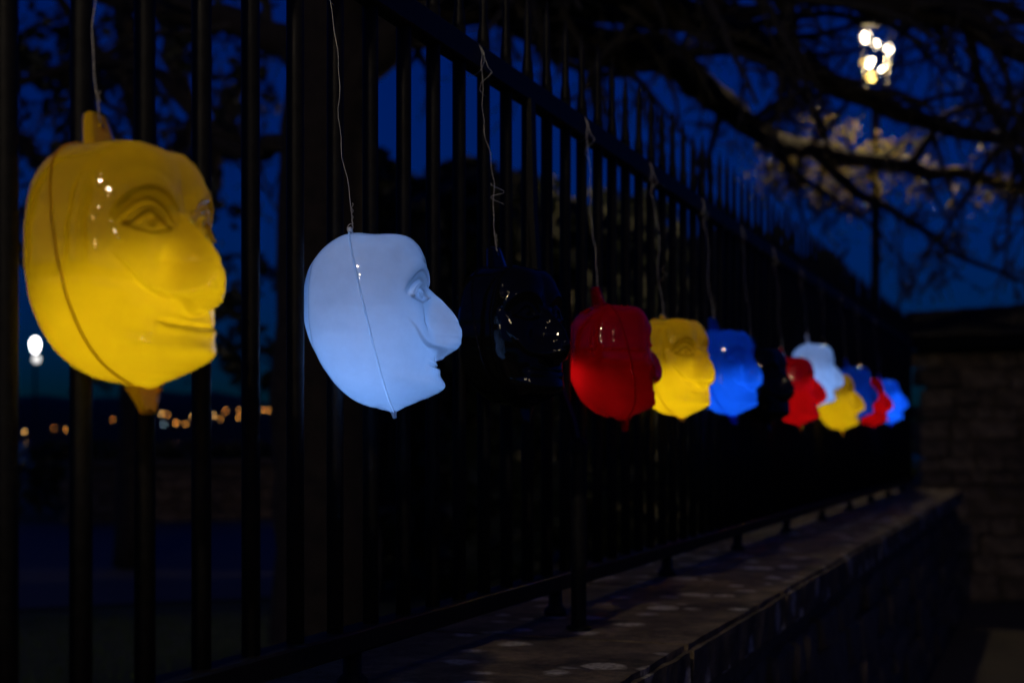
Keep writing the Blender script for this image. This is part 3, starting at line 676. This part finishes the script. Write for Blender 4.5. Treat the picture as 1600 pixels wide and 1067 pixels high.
T1.limb([at(1270, 236, 14.1), at(1340, 300, 14.1), at(1400, 330, 14.2), at(1500, 400, 14.3), at(1600, 440, 14.3)], 0.06, 0.02, 9, 1.0, 0.06)
T1.limb([at(1195, 212, 13), at(1230, 260, 13.8), at(1300, 310, 14.2), at(1360, 350, 14.3), at(1420, 420, 14.3)], 0.04, 0.012, 14, 0.9, 0.06)
T1.limb([at(505, 120, 9), at(400, 40, 9.2), at(260, 20, 9.5), at(100, -30, 10)], 0.13, 0.05, 12, 1.5)
T1.limb([at(505, 300, 9), at(440, 230, 9.2), at(360, 235, 9.5), at(250, 120, 10), at(120, 100, 10.4), at(-40, 160, 10.8)], 0.08, 0.025, 11, 1.3)
T1.limb([at(512, 150, 9.0), at(600, 60, 9.1), at(720, 10, 9.4), at(880, 5, 9.8), at(1010, 30, 10.2), at(1200, 10, 10.6)], 0.19, 0.05, 15, 1.5)
T1.limb([at(520, -40, 9.0), at(610, -60, 9.2), at(740, -40, 9.6), at(900, -30, 10)], 0.2, 0.1, 10, 1.2)
T1.limb([at(540, -250, 9.2), at(900, -120, 10), at(1250, -70, 11), at(1450, -20, 11.5), at(1620, 30, 12)], 0.13, 0.04, 18, 1.8, 0.09)
T1.limb([at(1420, 262, 14.4), at(1480, 180, 14), at(1560, 170, 13.7), at(1650, 230, 13.5)], 0.05, 0.02, 10, 1.2, 0.07)
T1.limb([at(1060, -60, 10.5), at(1180, 60, 10.8), at(1270, 170, 11), at(1300, 260, 11.2)], 0.05, 0.015, 14, 1.0, 0.05)
T1.limb([at(1500, -60, 10.2), at(1530, 120, 10.3), at(1590, 250, 10.5), at(1610, 400, 10.6)], 0.05, 0.012, 16, 1.0, 0.10)
T1.limb([at(1640, 150, 11), at(1540, 260, 11), at(1490, 340, 11.2), at(1440, 400, 11.3)], 0.035, 0.01, 12, 0.9, 0.09)
T1.limb([at(900, 40, 10.2), at(1010, 140, 10.4), at(1090, 240, 10.8)], 0.035, 0.01, 10, 0.8, 0.05)
lampP = at(1262, 272, 14.3)
T1.finish()
def leaf_clumps():
    r_ = random.Random(31); mb = MB()
    for px, py, Z, sp_, n in ((1212, 272, 14.5, 0.20, 150), (1245, 250, 14.5, 0.16, 150), (1262, 268, 14.6, 0.17, 110), (1300, 232, 14.5, 0.13, 90), (1312, 268, 14.6, 0.17, 100), (1298, 300, 14.5, 0.16, 130), (1335, 318, 14.5, 0.13, 60),
                             (1268, 190, 14.6, 0.12, 50), (1318, 205, 14.6, 0.10, 40), (1362, 238, 14.7, 0.14, 60), (1400, 245, 14.7, 0.14, 60), (1440, 270, 14.6, 0.14, 40), (1510, 275, 14.6, 0.12, 30), (1565, 292, 14.6, 0.14, 50), (1592, 300, 14.6, 0.12, 40), (1200, 240, 14.4, 0.10, 40), (1545, 240, 14.4, 0.10, 20), (1480, 300, 14.6, 0.2, 25), (1420, 300, 14.5, 0.2, 30), (1530, 310, 14.5, 0.15, 22), (1375, 290, 14.5, 0.15, 30), (1340, 270, 14.6, 0.16, 45)):
        c = at(px, py, Z)
        for k in range(n):
            p = c+Vector((r_.gauss(0, 1), r_.gauss(0, 1), r_.gauss(0, 0.75)))*sp_*0.8; a = Vector((r_.uniform(-1, 1), r_.uniform(-1, 1), r_.uniform(-1, 1))).normalized(); b = a.orthogonal().normalized(); z_ = r_.uniform(0.02, 0.055)
            mb.add([p-T1.b-a*z_, p-T1.b+b*z_*0.6, p-T1.b+a*z_, p-T1.b-b*z_*0.6], [(0, 1, 2, 3)])
    tag(mb.build('foliage', M_TLEAF, T1.root), kind='stuff')
leaf_clumps()
tb = at(210, 685, 16); tb.z = 0
T2 = Tree('garden_tree', 'thinner bare tree with twisting branches behind the yellow lantern', tb, 9)
T2.limb([at(205, 880, 16), at(215, 600, 16), at(235, 300, 16), at(200, 60, 16.2), at(190, -200, 16.4)], 0.20, 0.10, 10, 1.8, name='trunk')
T2.limb([at(225, 400, 16), at(320, 330, 16), at(345, 200, 16.2), at(420, 40, 16.5)], 0.12, 0.04, 9, 1.6)
T2.limb([at(215, 520, 16), at(120, 350, 16), at(60, 250, 16), at(-40, 150, 16)], 0.11, 0.04, 9, 1.6)
T2.limb([at(215, 260, 16), at(90, 120, 16), at(-60, 60, 16)], 0.10, 0.03, 8, 1.6)
T2.limb([at(215, 620, 16), at(330, 520, 16), at(400, 600, 16.4)], 0.06, 0.02, 6, 1.2)
T2.limb([at(225, 330, 16), at(300, 180, 16), at(260, 60, 16.2), at(380, -40, 16.4)], 0.09, 0.03, 9, 1.6)
T2.limb([at(210, 150, 16), at(110, 20, 16), at(40, -60, 16.2)], 0.08, 0.03, 9, 1.5)
T2.limb([at(212, 430, 16), at(60, 400, 15.8), at(-30, 330, 15.8)], 0.06, 0.02, 8, 1.3)
T2.finish(5200, 0.085, M_LEAF)

# evergreens and hedge beyond
def bush(name, label, cx, Z, w_px, top_px, base_z, n, seed, depth=1.6, group=None, cat='bush', size=0.09):
    r_ = random.Random(seed); c = at(cx, HORIZ, Z); base = Vector((c.x, c.y, base_z)); root = tag(empty(name, base), label, cat, group)
    H = CAMP.z+(HORIZ-top_px)/FPX*Z-base_z; Wd = w_px/FPX*Z; mb = MB(); cl = []
    for k in range(60):
        a = r_.uniform(0, 6.283); q = r_.random(); h = H*r_.uniform(0.05, 0.93); prof = math.sqrt(max(0.06, 1-(h/H)**2.2)); rad = Wd*0.5*prof*math.sqrt(q)
        cl.append((RIGHT*(rad*math.cos(a))+FWD*(rad*math.sin(a)*depth*0.5)+Vector((0, 0, h)), r_.uniform(0.16, 0.34)*min(Wd, H)*0.6))
    for k in range(n):
        p, s_ = r_.choice(cl); v = Vector((r_.gauss(0, 1), r_.gauss(0, 1), r_.gauss(0, 1))).normalized()*s_*r_.random()**0.4; p = p+v
        if p.z < 0.02: p.z = r_.uniform(0.02, 0.3)
        a = Vector((r_.uniform(-1, 1), r_.uniform(-1, 1), r_.uniform(-1, 1))).normalized(); b = a.orthogonal().normalized(); z_ = size*r_.uniform(0.6, 1.5)
        mb.add([p-a*z_, p+b*z_*0.6, p+a*z_, p-b*z_*0.6], [(0, 1, 2, 3)])
    tag(mb.build('foliage', M_LEAF, root), kind='stuff')
    mb = MB()
    for k in range(7):
        a = k*0.9; mb.tube([(0.05*math.cos(a), 0.05*math.sin(a), -0.02), (Wd*0.12*math.cos(a), Wd*0.12*math.sin(a), H*0.35), (Wd*0.22*math.cos(a+0.3), Wd*0.22*math.sin(a+0.3), H*0.7)], [0.05, 0.035, 0.015], 6)
    mb.build('stems', M_BARK, root); return root
bush('evergreen_bush', 'tall dark evergreen behind the railing right of the thick trunk', 730, 14, 300, 252, 0, 9000, 21, size=0.12)
bush('evergreen_bush', 'narrower evergreen close beside the thick trunk, behind the white lantern', 585, 13, 230, 212, 0, 7000, 27, size=0.11)
bush('evergreen_bush', 'ragged evergreen between the white and black lanterns, farther back', 660, 16, 170, 232, 0, 3500, 28, size=0.15)
bush('evergreen_bush', 'broad dark evergreen behind the black lantern', 900, 17, 420, 300, 0, 9000, 22, size=0.13)
bush('evergreen_bush', 'far dark evergreen by the end of the railing', 1180, 22, 420, 380, 0, 8000, 24, size=0.16)
def hedge():
    a, b = at(60, HORIZ, 27), at(1150, HORIZ, 34); root = tag(empty('hedge', (a.x, a.y, 0)), 'long clipped dark hedge behind the low garden wall', 'hedge'); mb = MB(); r_ = random.Random(4); d = b-a
    for k in range(15000):
        p = d*r_.random()+Vector((r_.uniform(-0.5, 0.5), r_.uniform(-0.5, 0.5), r_.random()**0.7*1.30)); v = Vector((r_.uniform(-1, 1), r_.uniform(-1, 1), r_.uniform(-1, 1))).normalized(); c = v.orthogonal().normalized(); s_ = r_.uniform(0.06, 0.15)
        p.z += 0.05
        mb.add([p-v*s_, p+c*s_*0.6, p+v*s_, p-c*s_*0.6], [(0, 1, 2, 3)])
    mb.v = [(x, y, z) for x, y, z in mb.v]; tag(mb.build('foliage', M_LEAF, root), kind='stuff')
hedge()
def garden_wall():
    a, b = ground_at(110, 818), ground_at(1150, 788); d = b-a; L = d.length; ang = math.atan2(d.y, d.x); root = tag(empty('garden_wall', (a.x, a.y, 0), (0, 0, ang)), 'low stone garden wall across the road, seen through the bars', 'wall')
    mb = MB(); mb.box((0, 0.03, -0.02), (L, 0.35, 0.98)); mb.build('wall_core', M_MORTAR, root)
    def pl3(o, u, z, j): o.location = (u, 0.0+j, z); o.rotation_euler = (0, 0, R(90))
    courses(root, min(L, 16), 0.95, pl3, 5)
    mb = MB(); mb.box((-0.05, -0.09, 0.98), (L+0.05, 0.42, 1.07)); mb.build('coping', M_MORTAR, root)
garden_wall()
# lawn blades near the railing
def lawn():
    r_ = random.Random(8); mb = MB()
    for k in range(9000):
        q = ground_at(r_.uniform(-150, 700), 960+r_.random()**1.3*500)
        h = r_.uniform(0.03, 0.08); a = r_.uniform(0, 6.28); wv = Vector((math.cos(a), math.sin(a), 0))*0.006; ln = Vector((r_.uniform(-1, 1), r_.uniform(-1, 1), 0))*h*0.4
        if q.x > -0.4: continue
        b = Vector((q.x, q.y, -0.02)); mb.add([b-wv, b+wv, b+ln+Vector((0, 0, h))], [(0, 1, 2)])
    tag(mb.build('grass', M_BLADE), 'short grass growing behind the railing', kind='stuff')
lawn()
